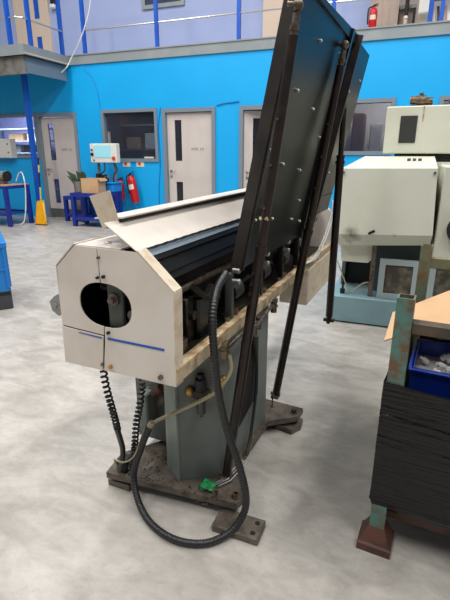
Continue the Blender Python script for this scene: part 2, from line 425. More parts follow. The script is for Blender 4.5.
MB().box(LX(-6.975), LX(-6.895), LYo(7.40), LYo(7.48), 0, 2.965).box(LX(-7.03), LX(-6.84), LYo(7.345), LYo(7.535), 0, 0.012).build('support_post', 'paint_blue', t)
t = thing('landing_railing', 'blue railing posts standing on the grey landing corner', 'railing', (-6.6, 7.0, 3.15))
for px, py in ((-6.66, 6.93), (-6.41, 7.14), (-6.43, 7.99), (-7.6, 6.93), (-8.6, 6.93)):
    MB().box(px - 0.03 + 6.6, px + 0.03 + 6.6, py - 7.03, py - 6.97, 0, 1.15).build('post', 'paint_blue', t)
MB().sweep([(-2.5, -0.07, 0.42), (0.10, -0.07, 0.42), (0.19, 0.0, 0.42), (0.19, 0.99, 0.42)], 0.014, 8).build('rail', 'zinc', t, True)
MB().sweep([(-2.5, -0.07, 1.1), (0.10, -0.07, 1.1), (0.19, 0.0, 1.1), (0.19, 0.99, 1.1)], 0.014, 8).build('rail', 'zinc', t, True)

# upstairs door, window, wall unit
o = frame(MB(), -8.55, -7.60, 3.17, 5.3, 0.09, UY - 0.04, UY, False).build('door_4', 'pillar_beige'); struct(o, 'cream door with blue glass slots upstairs behind the landing railing', 'door')
MB().box(-8.46, -8.0, UY - 0.03, UY, 3.17, 5.2).box(-7.86, -7.69, UY - 0.03, UY, 3.17, 5.2).box(-8.0, -7.86, UY - 0.03, UY, 3.83, 4.18).box(-8.0, -7.86, UY - 0.03, UY, 3.17, 3.45).build('door_leaf', 'pillar_beige', o)
for z0, z1 in ((3.45, 3.83), (4.18, 5.2)): MB().box(-8.0, -7.86, UY - 0.016, UY - 0.004, z0, z1).build('pane', 'paint_blue', o)
t = thing('wall_lamp', 'small black lamp with white lens on the lavender upper wall', 'lamp', (-7.44, UY, 4.32))
MB().box(-0.05, 0.05, -0.09, 0, 0.08, 0.4, 0.01).build('housing', 'black_matte', t); MB().box(-0.06, 0.06, -0.12, -0.01, -0.0, 0.08, 0.02).build('lens', 'white_paint', t)
o = frame(MB(), -5.28, -4.35, 4.10, 5.0, 0.07, UY - 0.04, UY).build('window_5', 'trim_grey'); struct(o, 'grey framed window upstairs at the top edge', 'window')
MB().box(-5.21, -4.42, UY - 0.02, UY - 0.012, 4.17, 4.93).build('pane', 'glass', o)

# upper floor equipment at the right
t = thing('room_divider', 'beige fabric room divider upstairs beside the red extinguisher', 'divider', (-0.62, 8.8, 3.17))
for k in range(4): MB().prism([(-0.2 + k * 0.11, 0), (-0.145 + k * 0.11, -0.03), (-0.09 + k * 0.11, 0), (-0.145 + k * 0.11, -0.012)], 'z', 0.02, 1.5).build('panel_fold', 'partition', t)
t = thing('white_cabinet', 'white wall cabinet on a wooden bench upstairs', 'cabinet', (0.01, 8.75, 3.17))
MB().box(-0.09, 0.09, -0.05, 0.3, 0.27, 1.1, 0.008).build('body', 'white_paint', t); MB().box(-0.08, 0.08, -0.06, -0.05, 0.29, 1.08).build('cabinet_door', 'white_paint', t)
for xx in (-0.08, 0.07): MB().box(xx, xx + 0.02, -0.04, -0.02, 0, 0.27).build('leg', 'cardboard_dull', t)
t = thing('grey_workbench', 'grey cluttered equipment bench upstairs left of the white cabinet', 'workbench', (-0.26, 8.9, 3.17))
MB().box(-0.16, 0.14, 0, 0.4, 0.42, 0.47).build('bench_top', 'grey_equipment', t)
for xx in (-0.15, 0.1): MB().box(xx, xx + 0.04, 0.02, 0.06, 0, 0.42).build('leg', 'black_matte', t)
MB().box(-0.14, 0.13, 0.1, 0.14, 0.0, 0.4).build('back_panel', 'partition', t)
t = thing('bench_lamp', 'dark bench lamp with white head on the upstairs workbench', 'lamp', (-0.26, 8.85, 3.17))
MB().cyl((0, -0.02, 0.0), (0, -0.02, 0.26), 0.03).build('stand', 'pillar_beige', t, True); MB().cyl((0, -0.02, 0.26), (0, -0.02, 0.30), 0.04, 0.025).build('head', 'white_paint', t, True); MB().cyl((0, -0.02, 0.30), (0, -0.02, 0.7), 0.03).build('arm', 'black_matte', t, True)
t = thing('blue_rack', 'blue steel rack full of bar stock at the upper right corner', 'rack', (0.5, 8.5, 3.17))
for xx in (-0.40, 0.35): MB().box(xx - 0.035, xx + 0.035, -0.03, 0.03, 0, 1.2).build('upright', 'paint_blue', t)
for zz in (0.38, 0.9): MB().box(-0.37, 0.33, -0.025, 0.025, zz, zz + 0.06).build('beam', 'paint_blue', t)
for k in range(9):
    xx = -0.33 + k * 0.07; ln = random.uniform(-0.05, 0.05)
    b = MB().bar((0.5 + xx, 8.57, 3.175), (0.5 + xx + ln, 8.62, 3.5), 0.035, 0.03, (0, 1, 0)).build('bar_stock', ['white_paint', 'mech_dark', 'cardboard_dull'][k % 3])
    tag(b, 'short leftover bar leaning in the blue rack upstairs', 'bar', 'bar stock in the upstairs rack')

def extinguisher(loc, h, r, label, tilt=0.0, labelled=True):
    t = thing('fire_extinguisher', label, 'extinguisher', loc); t.rotation_euler = (0, tilt, 0)
    MB().lathe([(r * .9, 0), (r, 0.012), (r, h * .74), (r * .85, h * .81), (r * .45, h * .86), (r * .4, h * .88)], n=18).build('cylinder', 'red_paint', t, True)
    MB().cyl((0, 0, h * .88), (0, 0, h * .94), r * .3).bar((-r * .2, 0, h * .95), (r * 1.1, 0, h * .99), .02, .012).bar((-r * .2, 0, h * .93), (r * 1.0, 0, h * .92), .02, .01).build('valve', 'black_matte', t, True)
    MB().sweep(catmull([(-r * .3, 0, h * .91), (-r * 1.1, -.01, h * .86), (-r * 1.25, -.02, h * .6), (-r * 1.15, -.02, h * .3)], 6), 0.012, 8).build('hose', 'rubber', t, True)
    if labelled:
        # label: a curved patch just outside the cylinder
        mb = MB(); n = 6
        for z0, z1 in ((h * .44, h * .60),):
            vs = []
            for k in range(n + 1):
                a = -PI / 2 - 0.75 + 1.5 * k / n
                vs.append([mb.bm.verts.new((math.cos(a) * (r + .002), math.sin(a) * (r + .002), z)) for z in (z0, z1)])
            for p, q in zip(vs, vs[1:]): mb.bm.faces.new((p[0], q[0], q[1], p[1]))
        mb.build('label_band', 'label_cream', t)
    MB().box(-.02, .02, r, r + .05, h * .5, h * .9).build('bracket', 'steel', t)
    return t
extinguisher((-4.955, WY - 0.16, 0.42), 0.60, 0.082, 'large red fire extinguisher tilted on the blue wall', -0.17)
extinguisher((-5.30, WY - 0.13, 0.46), 0.45, 0.062, 'small red fire extinguisher beside the blue table leg')
extinguisher((-0.735, 8.4, 3.17), 0.40, 0.062, 'red fire extinguisher standing upstairs by the beige divider')
for xx, l in ((-5.215, 'small safety notice above the small extinguisher'), (-4.90, 'small safety notice above the large tilted extinguisher')):
    t = thing('safety_sign', l, 'sign', (xx, WY - 0.002, 1.16))
    MB().box(-0.085, 0.085, -0.006, 0, -0.055, 0.055).build('sign_plate', 'label_cream', t)
    MB().box(-0.05, 0.01, -0.009, -0.006, -0.03, 0.03).build('red_square', 'sign_red', t)

# hanging cables
tag(MB().sweep(catmull([(-5.55, 7.96, 4.6), (-5.667, 7.96, 4.016), (-5.79, 7.97, 3.708), (-6.01, 7.98, 3.363), (-6.25, 8.0, 3.10), (-6.325, 7.96, 2.96), (-6.43, 7.9, 2.85)], 8), 0.011, 8).build('hanging_cable', 'cable_white', smooth=True), 'white cable hanging in a curve past the landing corner', 'cable')
tag(MB().sweep(catmull([(-6.05, WY - .05, 2.985), (-5.9, WY - .012, 2.80), (-5.80, WY - .012, 2.62), (-5.75, WY - .012, 2.4), (-5.73, WY - .012, 2.19)], 8), 0.006, 6).build('wall_cable', 'cyan_paint', smooth=True), 'thin painted cable running down the blue wall to the dark window', 'cable')
tag(MB().sweep(catmull([(-4.40, WY - .012, 2.17), (-4.46, WY - .012, 1.8), (-4.45, WY - .012, 1.2), (-4.50, WY - .012, 0.7), (-4.52, WY - .012, 0.03)], 6), 0.006, 6).build('wall_cable', 'cable_shadow_blue', smooth=True), 'cable with painted-in shadow running down the blue wall beside the middle door', 'cable')
tag(MB().sweep(catmull([(-3.27, WY - .012, 2.17), (-3.1, WY - .012, 2.2), (-2.95, WY - .012, 2.21), (-2.84, WY - .012, 2.22)], 6), 0.008, 6).build('wall_cable', 'cable_shadow_blue', smooth=True), 'cable with painted-in shadow bridging between the middle and ajar door frames', 'cable')

# ================================================================== left background: tables, panel, clutter
def welded_table(name, label, loc, w, d, h, top_mat, frame_mat, lowz):
    t = thing(name, label, 'table', loc)
    MB().box(0, w, 0, d, h - 0.012, h).build('table_top', top_mat, t)
    MB().box(0, w, 0, 0.05, h - 0.07, h - 0.012).box(0, w, d - .05, d, h - 0.07, h - 0.012).box(0, .05, .05, d - .05, h - .07, h - .012).box(w - .05, w, .05, d - .05, h - .07, h - .012).build('top_frame', frame_mat, t)
    for xx in (0, w - 0.07):
        for yy in (0, d - 0.07): MB().box(xx, xx + 0.07, yy, yy + 0.07, 0, h - 0.07).build('leg', frame_mat, t)
    MB().box(.07, w - .07, 0.01, 0.06, lowz, lowz + .06).box(.07, w - .07, d - .06, d - .01, lowz, lowz + .06).build('stretcher', frame_mat, t)
    MB().box(.07, w - .07, .06, d - .06, lowz + .02, lowz + .035).build('lower_shelf', frame_mat, t)
    return t
welded_table('welded_table', 'dark blue welded steel table carrying a carton and pail', (-5.95, 7.2, 0), 0.80, 0.42, 0.64, 'table_blue', 'table_blue', 0.12)
welded_table('welded_table', 'lower dark blue steel stand behind the welded table by the door', (-6.55, 7.70, 0), 0.50, 0.33, 0.52, 'table_blue', 'table_blue', 0.1)
t = thing('control_stand', 'white control panel with blue screen on a bright blue stand', 'control panel', (-5.31, 7.62, 0))
MB().box(-0.37, 0.13, -0.10, 0.2, 0.645, 0.80, 0.01).box(-0.40, 0.16, -0.13, 0.22, 0.80, 0.83, 0.006).build('stand_top', 'cyan_paint', t)
for xx in (-0.36, 0.05): MB().box(xx, xx + 0.08, 0.08, 0.18, 0, 0.645).build('leg', 'table_blue', t)
for q in ((-0.30, -0.26, 0.05, 0.09, 0.83, 1.2), (0.08, 0.11, 0.05, 0.09, 0.83, 1.2), (-.03, 0.01, 0.08, 0.12, 1.5, 1.75)): MB().box(*q).build('mounting_arm', 'grey_equipment', t)
p = MB().box(-0.37, 0.22, -0.05, 0.08, 1.185, 1.535, 0.012).build('panel_box', 'white_paint', t)
MB().box(-0.27, 0.10, -0.058, -0.05, 1.28, 1.50, 0.003).build('screen', 'screen', p)
for xx, zz, r, mm in ((0.165, 1.27, 0.032, 'sign_red'), (-0.315, 1.34, 0.028, 'black_matte'), (-0.315, 1.42, 0.015, 'black_matte'), (-0.28, 1.235, 0.012, 'red_dark')):
    MB().cyl((xx, -0.085, zz), (xx, -0.05, zz), r, n=12).build('button', mm, p, True)
MB().sweep(catmull([(-0.1, 0, 1.19), (-0.08, -.03, 1.05), (-0.2, -.03, 0.95), (-.15, -.02, .83)], 6), 0.012, 6).build('cable', 'rubber', t, True)
MB().sweep(catmull([(0.1, 0, 1.19), (0.2, -.03, 1.08), (0.12, -.03, 0.95), (.10, -.02, .83)], 6), 0.012, 6).build('cable', 'rubber', t, True)
t = thing('drill_vise', 'dark machine vise clutter on the bright blue stand', 'vise', (-5.46, 7.57, 0.8305))
MB().box(-0.1, 0.12, -.05, .08, 0, .07, .01).box(-.1, -.04, -.05, .08, .07, .16, .01).box(.03, .08, -.05, .08, .07, .14, .01).build('body', 'mech_dark', t); MB().cyl((.08, .01, .10), (.2, .01, .10), .012).cyl((.2, -.05, .1), (.2, .07, .1), .008).build('handle', 'steel', t, True)
# carton
t = thing('open_carton', 'small brown cardboard carton on the dark blue table', 'carton', (-5.51, 7.36, 0.641))
MB().box(-.19, .19, -.12, -.115, 0, .27).box(-.19, .19, .115, .12, 0, .27).box(-.19, -.185, -.115, .115, 0, .27).box(.185, .19, -.115, .115, 0, .27).box(-.185, .185, -.115, .115, 0, .006).build('body', 'cardboard', t)
for sx in (1,): MB().sheet([(sx * .19, -.12, .27), (sx * .19, .12, .27), (sx * .25, .12, .22), (sx * .25, -.12, .22)], .004).build('flap', 'cardboard_dull', t)
tag(MB().lathe([(.09, 0), (.10, .005), (.112, .2), (.116, .21), (.105, .21), (.09, .03)], n=18).build('metal_pail', 'pail', loc=(-5.9 + .12, 7.55, 0.641), smooth=True), 'dull metal pail on the dark blue table beside the carton', 'pail')
bpy.data.objects['metal_pail'].location = (-5.83, 7.36, 0.641)
# leafy black-green bundle standing in the pail and cloths
t = thing('rag_bundle', 'dark green crumpled bundle sticking out of the metal pail', 'bundle', (-5.83, 7.36, 0.70))
for k in range(9):
    a = k * 0.75; rr = 0.05
    bx, by = math.cos(a) * rr, math.sin(a) * rr * .6
    ex = bx + math.cos(a) * .13 - .05; ez = 0.26 + 0.05 * math.sin(k * 2.1)
    MB().sheet([(bx - .02, by, 0.02), (bx + .03, by + .01, 0.02), (ex + .05, by * 2, ez), (ex - .04, by * 2 - .02, ez + .04)], .006).build('leaf', 'leaf', t)
tag(MB().box(-.08, .06, -.06, .06, 0, .19, .01).build('black_tub', 'rubber', loc=(-6.22, 7.86, 0.521)), 'small black tub on the low stand by the door', 'tub')

# left workbench
t = welded_table('welded_table', 'dark blue workbench at the left edge with cluttered top', (-8.5, 6.67, 0), 1.5, 0.62, 0.78, 'cardboard_dull', 'table_blue', 0.2)
t = thing('bench_grinder', 'grey bench grinder on the left blue workbench', 'grinder', (-7.45, 7.05, 0.781))
MB().box(-.08, .08, -.07, .07, 0, .06, .008).build('foot', 'grey_equipment', t); MB().cyl((-.12, 0, .15), (.12, 0, .15), .09).build('motor', 'grey_equipment', t, True)
for sx in (-1, 1): MB().cyl((sx * .13, 0, .15), (sx * .17, 0, .15), .10).build('wheel', 'mech_dark', t, True)
t = thing('wall_cabinet', 'white electrical box on the wall at the left edge', 'cabinet', (-8.15, WY - 0.005, 1.26))
MB().box(-.35, .15, -.17, 0, 0, .40, .008).build('body', 'white_paint', t); MB().box(-.34, .14, -.18, -.17, .01, .39, .004).build('cabinet_door', 'white_paint', t)
for zz in (.12, .29): MB().cyl((.09, -.192, zz), (.09, -.18, zz), .014).build('lock', 'black_matte', t, True)
tag(MB().sweep(catmull([(-7.24, 7.2, .83), (-7.15, 7.2, .97), (-7.05, 7.18, 1.0), (-6.93, 7.1, .86), (-6.94, 7.1, .6), (-6.97, 7.05, .2), (-7.05, 7.0, .012), (-7.35, 6.9, .012)], 8), 0.011, 6).build('air_hose', 'cable_white', smooth=True), 'white air hose looping over the left blue workbench', 'hose')

# yellow shovel-shaped dustpan with a striped pole
t = thing('lobby_dustpan', 'yellow dustpan with striped pole leaning on the blue post', 'dustpan', (-6.68, 7.12, 0))
MB().sheet([(-.12, .12, .45), (.05, .12, .47), (.17, 0, .012), (-.10, 0, .012)], .012).sheet([(-.12, .12, .45), (-.10, 0, .012), (-.09, -.04, .012), (-.10, .06, .38)], .008).sheet([(.05, .12, .47), (.04, .06, .40), (.18, -.04, .012), (.17, 0, .012)], .008).build('pan', 'yellow', t)
MB().box(-.10, .18, -.05, .0, 0, .012).build('pan_lip', 'rubber', t)
P0, P1 = Vector((-.035, .125, .44)), Vector((-.045, .20, 1.28))
for k in range(6):
    MB().cyl(P0.lerp(P1, k / 6), P0.lerp(P1, (k + 1) / 6), .016, n=10).build('pole_band', ['pole_yellow', 'pole_yellow', 'rubber', 'rubber', 'pole_yellow', 'rubber'][k], t, True)

# blue crate at the left edge
t = thing('plastic_crate', 'blue plastic pallet crate with dark feet at the left edge', 'crate', (-3.733, 2.875, 0), math.radians(50))
MB().box(-.42, .40, -.36, .36, .17, .20).box(-.42, .40, -.36, -.335, .2, .60).box(-.42, .40, .335, .36, .2, .60).box(-.42, -.395, -.335, .335, .2, .60).box(.375, .40, -.335, .335, .2, .60).build('body', 'crate_blue', t)
MB().box(-.435, .415, -.375, -.33, .56, .61, .005).box(-.435, .415, .33, .375, .56, .61, .005).box(.37, .415, -.33, .33, .56, .61, .005).box(-.435, -.39, -.33, .33, .56, .61, .005).build('rim', 'crate_blue', t)
for k in range(6): MB().box(-.40 + k * .155, -.375 + k * .155, -.372, -.36, .2, .56).build('rib', 'crate_blue', t)
for k in range(5): MB().box(.40, .412, -.33 + k * .155, -.305 + k * .155, .2, .56).build('rib', 'crate_blue', t)
MB().box(-.42, .40, -.368, -.36, .36, .385).box(.40, .408, -.36, .36, .36, .385).build('belt', 'crate_blue', t)
for xx in (-.42, -.08, .26):
    for yy in (-.36, .24): MB().box(xx, xx + .14, yy, yy + .12, 0, .17, .008).build('foot', 'crate_dark', t)
MB().box(-.42, .40, -.36, -.34, .13, .17).box(.38, .40, -.34, .36, .13, .17).build('skid_frame', 'crate_dark', t)

# ================================================================== pale green lathe at the right
def stain(m, spots):
    """dirt with a shape of its own: dark soot spots (centre, radius, colour) in object space"""
    nt = m.node_tree; b = nt.nodes['Principled BSDF']; tc = nt.nodes.new('ShaderNodeTexCoord')
    cur = b.inputs['Base Color'].links[0].from_socket
    for c, r, col, st in spots:
        d = nt.nodes.new('ShaderNodeVectorMath'); d.operation = 'DISTANCE'; d.inputs[1].default_value = c
        nt.links.new(tc.outputs['Object'], d.inputs[0])
        n = nt.nodes.new('ShaderNodeTexNoise'); n.inputs['Scale'].default_value = 22; n.inputs['Detail'].default_value = 4
        nt.links.new(tc.outputs['Object'], n.inputs['Vector'])
        ad = nt.nodes.new('ShaderNodeMath'); ad.operation = 'MULTIPLY_ADD'; ad.inputs[1].default_value = r * 1.2
        nt.links.new(n.outputs['Fac'], ad.inputs[0]); nt.links.new(d.outputs['Value'], ad.inputs[2])
        mr = nt.nodes.new('ShaderNodeMapRange'); mr.inputs['From Min'].default_value = r * 1.6; mr.inputs['From Max'].default_value = r * 0.5
        mr.inputs['To Min'].default_value = 0; mr.inputs['To Max'].default_value = st
        nt.links.new(ad.outputs[0], mr.inputs['Value'])
        mx = nt.nodes.new('ShaderNodeMixRGB'); nt.links.new(mr.outputs[0], mx.inputs[0]); nt.links.new(cur, mx.inputs[1]); mx.inputs[2].default_value = lin(col)
        cur = mx.outputs[0]
    nt.links.new(cur, b.inputs['Base Color'])
LO = Vector((0.4, 4.2, 0))
lathe = thing('machine_lathe', 'large pale green enclosed lathe with light blue base', 'machine', LO)
def LB(): return MB(LO)
mat('pale_green_stained', (208, 209, 194), 0.4, c2=(202, 203, 186), scale=2.5)
stain(M['pale_green_stained'], [((-.335 - .4, 3.615 - 4.2, .745), 0.085, (62, 52, 48), 0.95), ((-.02 - .4, 3.6 - 4.2, .76), 0.02, (140, 110, 80), 0.6)])
b = LB().box(-.47, 1.7, 3.65, 4.9, .012, .23, .006).build('base_tray', 'lathe_blue', lathe)
LB().box(-.44, 1.68, 3.68, 4.9, 0, .012).build('kick_recess', 'black_matte', lathe)  # black slab: shade of the recess under the base put into its colour
LB().box(-.43, -.40, 4.02, 4.1, .23, .75).box(-.15, 1.6, 3.9, 4.1, .23, .75).box(-.40, -.15, 4.02, 4.1, .56, .75).build('body_wall', 'lathe_blue_dark', lathe)  # darker copy of the base blue, with the shade behind the grille painted in
LB().box(-.40, -.15, 4.1, 4.42, .231, .56).build('cavity_back', 'black_matte', lathe)
LB().prism([(-.43, .66), (-.14, .66), (-.14, .56), (-.20, .50), (-.41, .50)], 'y', 3.76, 3.775).build('drip_apron', 'pale_green', lathe)
LB().box(-.175, -.14, 3.72, 3.76, .23, .66).build('stay', 'dull_steel', lathe)
for x0, x1 in ((-.105, .19), (.26, .58)):
    f = frame(LB(), x0, x1, .232, .555, .045, 3.70, 3.725).build('grille_frame', 'lathe_frame', lathe)
    LB().box(x0 + .045, x1 - .045, 3.712, 3.718, .277, .51).build('grille', 'mesh_dirty', f)
# main slanted hood
hd = LB()
fr = [(-.45, 3.62), (.235, 3.62)]
V = lambda *p: hd.bm.verts.new(p)
a = [V(-.45, 3.60, .745), V(.24, 3.60, .775), V(.215, 3.63, 1.245), V(-.45, 3.63, 1.238)]           # front
bk = [V(-.45, 4.3, .745), V(.24, 4.3, .775), V(.215, 4.25, 1.325), V(-.335, 4.25, 1.325)]
lw = [V(-.43, 3.67, .645), V(.235, 3.67, .69), V(.235, 4.3, .69), V(-.43, 4.3, .645)]
for f in ((a[0], a[1], a[2], a[3]), (a[3], a[2], bk[2], bk[3]), (a[0], a[3], bk[3], bk[0]), (a[1], bk[1], bk[2], a[2]), (lw[0], lw[1], a[1], a[0]), (lw[1], lw[2], bk[1], a[1]), (lw[3], lw[0], a[0], bk[0]), (lw[3], lw[2], lw[1], lw[0]), (bk[0], bk[3], bk[2], bk[1]), (lw[2], lw[3], bk[0], bk[1])): hd.bm.faces.new(f)
hood = hd.build('hood', 'pale_green_stained', lathe)
LB().bar((-.205, 3.585, .765), (-.165, 3.575, .79), .02, .02).build('handle', 'black_matte', hood)
for xx, zz in ((.2, 1.215), (.215, .83), (-.43, 1.21)): LB().cyl((xx, 3.61, zz), (xx, 3.635, zz), .009, n=8).build('screw', 'dull_steel', hood)
for xx in (.02, .06, .10): LB().cyl((xx, 4.0, 1.28), (xx, 4.0, 1.31), .014, n=10).build('screw', 'dull_steel', hood)
LB().box(.262, 1.6, 3.64, 4.3, .60, 1.26, .008).build('side_hood', 'pale_green', lathe)
LB().lathe([(.03, 0), (.105, 0), (.115, .02), (.105, .04), (.03, .04)], (.44, 3.62, .83), 24, Matrix.Rotation(PI / 2, 4, 'X')).build('handwheel', 'rubber', lathe, True)
LB().box(-.36, 1.6, 4.25, 4.9, .70, 1.28).build('rear_body', 'pale_green', lathe)
LB().box(-.10, 1.55, 4.30, 4.8, 1.28, 1.345).build('slide_gap', 'black_matte', lathe)
up = LB().box(-.195, 1.6, 4.25, 4.95, 1.345, 1.715, .008).build('upper_housing', 'pale_green', lathe)
LB().box(-.08, .05, 4.243, 4.25, 1.43, 1.64, .002).build('viewing_window', 'smoke_glass', up)
LB().box(.085, .095, 4.246, 4.25, 1.60, 1.71).build('rust_streak', 'rust_lip', up)
mt = LB(); mt.cyl((0.02, 4.5, 1.775), (.10, 4.5, 1.775), .042).cyl((.10, 4.5, 1.768), (.155, 4.5, 1.768), .032).cyl((.02, 4.5, 1.78), (-.025, 4.5, 1.78), .034).cyl((.06, 4.5, 1.80), (.06, 4.5, 1.835), .018).box(-.02, .15, 4.46, 4.54, 1.715, 1.74)
mt.build('pump_motor', 'copper_dirt', lathe, True)
LB().sweep(catmull([(-.44, 3.75, .5), (-.40, 3.72, .42), (-.33, 3.72, .27), (-.30, 3.73, .26), (-.22, 3.74, .33), (-.15, 3.76, .34)], 8), .006, 6).build('coolant_hose', 'beige_hose', lathe, True)
LB().cyl((-.38, 3.74, .23), (-.38, 3.74, .27), .02).cyl((-.38, 3.74, .27), (-.38, 3.74, .40), .009).build('valve', 'rubber', lathe, True)

# ================================================================== stillage (post pallet) at the right, wrapped in black film
RO = Vector((0.031, 1.40, 0)); RR = math.radians(-5.7)
W_, D_ = 1.15, 0.90
st = thing('post_pallet', 'rusty green post pallet with black stretch film around it', 'pallet', RO, RR)
for i, (xx, yy) in enumerate(((0.016, 0), (0.016, D_), (W_, 0), (W_, D_))):
    m = 'rust_green' if yy == 0 else 'rust_olive'
    pb = MB()
    out = [(xx - .025, yy - .025), (xx + .025, yy - .025), (xx + .025, yy + .025), (xx - .025, yy + .025)]
    inn = [(xx - .020, yy - .020), (xx + .020, yy - .020), (xx + .020, yy + .020), (xx - .020, yy + .020)]
    pb.ringprism(out, inn, 'z', .05, .935)
    po = pb.build('post', m, st)
    # flared foot cup
    fb = MB(); lv = [(.027, .088), (.032, .078), (.050, .034), (.057, .028), (.057, 0)]
    rings = []
    for r, z in lv: rings.append([fb.bm.verts.new((xx + sx * r, yy + sy * r, z)) for sx, sy in ((-1, -1), (1, -1), (1, 1), (-1, 1))])
    for r0, r1 in zip(rings, rings[1:]):
        for k in range(4): fb.bm.faces.new((r0[k], r0[(k + 1) % 4], r1[(k + 1) % 4], r1[k]))
    fb.bm.faces.new(rings[0]); fb.bm.faces.new(rings[-1][::-1])
    fb.build('foot_cup', 'rust_brown', po)
MB().box(.04, W_ - .03, -.02, .02, .825, .862, .003).build('top_rail', 'dark_rail', st)
MB().box(.032, W_ - .03, D_ - .02, D_ + .02, .83, .88, .003).build('top_rail', 'rust_olive', st)
MB().box(W_ - .02, W_ + .02, .03, D_ - .03, .83, .87, .003).build('top_rail', 'dark_rail', st)
MB().box(.0, W_, .0, D_, .17, .19).build('deck', 'dark_rail', st)
for yy in (.05, D_ - .12): MB().ringprism([(yy, .085), (yy + .07, .085), (yy + .07, .16), (yy, .16)], [(yy + .006, .091), (yy + .064, .091), (yy + .064, .154), (yy + .006, .154)], 'x', .035, W_).build('fork_channel', 'rust_brown', st)
# stretch film: pleated skin round the four sides, top edge sagging
fm = MB(); rows = 110
path = []
cx = [(-.018, -.031), (W_ + .033, -.033), (W_ + .033, D_ + .033), (-.018, D_ + .033)]
for k in range(4):
    p, q = Vector(cx[k]), Vector(cx[(k + 1) % 4]); nn = 26 if k == 0 else 12
    for j in range(nn): path.append(p.lerp(q, j / nn))
n = len(path); ctr = Vector((W_ / 2, D_ / 2)); grid = []
rnd = [[random.uniform(-1, 1) for _ in range(n)] for _ in range(rows)]
ple = [random.uniform(-1, 1) for _ in range(rows)]
for r in range(rows):
    f = r / (rows - 1); row = []
    for j, p in enumerate(path):
        top = .655 - .02 * math.sin(PI * min(1, j / 26)) if j <= 26 else .64
        bot = .165
        z = bot + (top - bot) * f + (.004 * math.sin(j * .7 + r))
        amp = (.0026 if r % 2 else -.0020) if f > .55 else (.0045 if f < .2 else .0006)
        d = (p - ctr).normalized(); off = amp * (.5 + .5 * ple[r]) * (.55 + .45 * math.sin(j * .33 + r * .23)) + .0005 * rnd[r][j]
        inward = .012 * math.sin(PI * ((j % 26) / 26)) if j < 26 else 0
        q = p + d * (off - inward)
        if f < .08: q = p + (ctr - p).normalized() * .02 * (1 - f / .08)
        row.append(fm.bm.verts.new((q.x, q.y, z)))
    grid.append(row)
for r in range(rows - 1):
    for j in range(n):
        fm.bm.faces.new((grid[r][j], grid[r][(j + 1) % n], grid[r + 1][(j + 1) % n], grid[r + 1][j]))
fw = fm.build('stretch_film', 'wrap_black', st, True)
sm = fw.modifiers.new('thickness', 'SOLIDIFY'); sm.thickness = .0015
def RW(x, y, z): return RO + Matrix.Rotation(RR, 3, 'Z') @ Vector((x, y, z))
# cardboard sheet laid through the posts
cb = MB().prism([(-.043, .09), (-.055, .40), (.14, .84), (1.05, .84), (1.05, .34), (.06, .265)], 'z', .742, .747)
o = cb.build('cardboard_sheet', 'cardboard'); o.location = RO; o.rotation_euler = (0, 0, RR)
tag(o, 'plain brown cardboard sheet lying over the post pallet', 'cardboard')
# blue bin and its castings
bn = thing('parts_bin', 'dark blue plastic bin of metal parts inside the pallet', 'bin', RW(.05, .13, .46), RR)
def wall_(q, t): return MB().sheet(q, t)
bw, bd, bh = .60, .28, .19
MB().box(0.01, bw - .01, .01, bd - .01, 0, .006).box(0, bw, 0, .006, 0, bh).box(0, bw, bd - .006, bd, 0, bh + .0).box(0, .006, .006, bd - .006, 0, bh).box(bw - .006, bw, .006, bd - .006, 0, bh).build('body', 'bin_blue', bn)
MB().box(-.008, bw + .008, -.010, .008, bh - .012, bh, .003).box(-.008, bw + .008, bd - .008, bd + .010, bh - .012, bh, .003).box(-.010, .008, .008, bd - .008, bh - .012, bh, .003).box(bw - .008, bw + .01, .008, bd - .008, bh - .012, bh, .003).build('rim', 'bin_blue', bn)
for k in range(48):
    xx = .03 + .53 * random.random(); yy = .03 + .22 * random.random()
    zz = bh - .045 + .02 * random.random()
    c = MB(); r = random.uniform(.011, .018)
    c.cyl((0, 0, -.012), (0, 0, .010), r, n=8).cyl((0, 0, .010), (0, 0, .022), r * .55, n=8)
    o = c.build('turned_part', 'alu_part', None, True, RW(.05 + xx, .13 + yy, .46 + zz)); o.rotation_euler = (random.uniform(-1.2, 1.2), random.uniform(-1.2, 1.2), random.random() * 6)
    tag(o, 'small turned aluminium part lying in the dark blue bin', 'metal part', 'turned parts in the blue bin')
MB().box(.007, bw - .007, .007, bd - .007, .006, bh - .06).build('part_layer', 'alu_part', bn)

# ================================================================== the bar feeder
MA = math.radians(-3.4)
MO = Vector((-0.80, 1.65, 0))                     # machine-frame point of the stand centre
def MW(x, y, z): return Matrix.Rotation(MA, 3, 'Z') @ Vector((x, y, z))
bf = thing('bar_feeder', 'cream bar feeder machine with a raised black panel on steel pedestal', 'machine', MW(*MO), MA)
def F(): return MB(MO)

# ---- base plate with ears, pads and bolts
bp = F().prism([(-1.10, 1.225), (-.535, 1.285), (-.52, 1.335), (-.615, 1.54), (-.612, 1.86), (-.485, 1.965), (-.482, 2.05), (-.65, 2.06), (-1.08, 2.06), (-1.12, 1.98), (-.98, 1.84), (-.98, 1.54), (-1.12, 1.36)], 'z', .05, .078).build('base_plate', 'base_plate', bf)
PADS = [((-.535, 1.29), -.42, 1.20), ]
F().box(-.60, -.42, 1.20, 1.30, 0, .03, .003, rz=0.03).build('floor_pad', 'base_plate', bf)
F().box(-1.11, -1.0, 1.24, 1.36, 0, .03, .003).build('floor_pad', 'base_plate', bf)
F().prism([(-.64, 1.93), (-.50, 1.91), (-.47, 1.97), (-.475, 2.03), (-.64, 2.05)], 'z', 0, .03).build('floor_pad', 'base_plate', bf)
F().box(-1.1, -.98, 1.93, 2.03, 0, .03, .003).build('floor_pad', 'base_plate', bf)
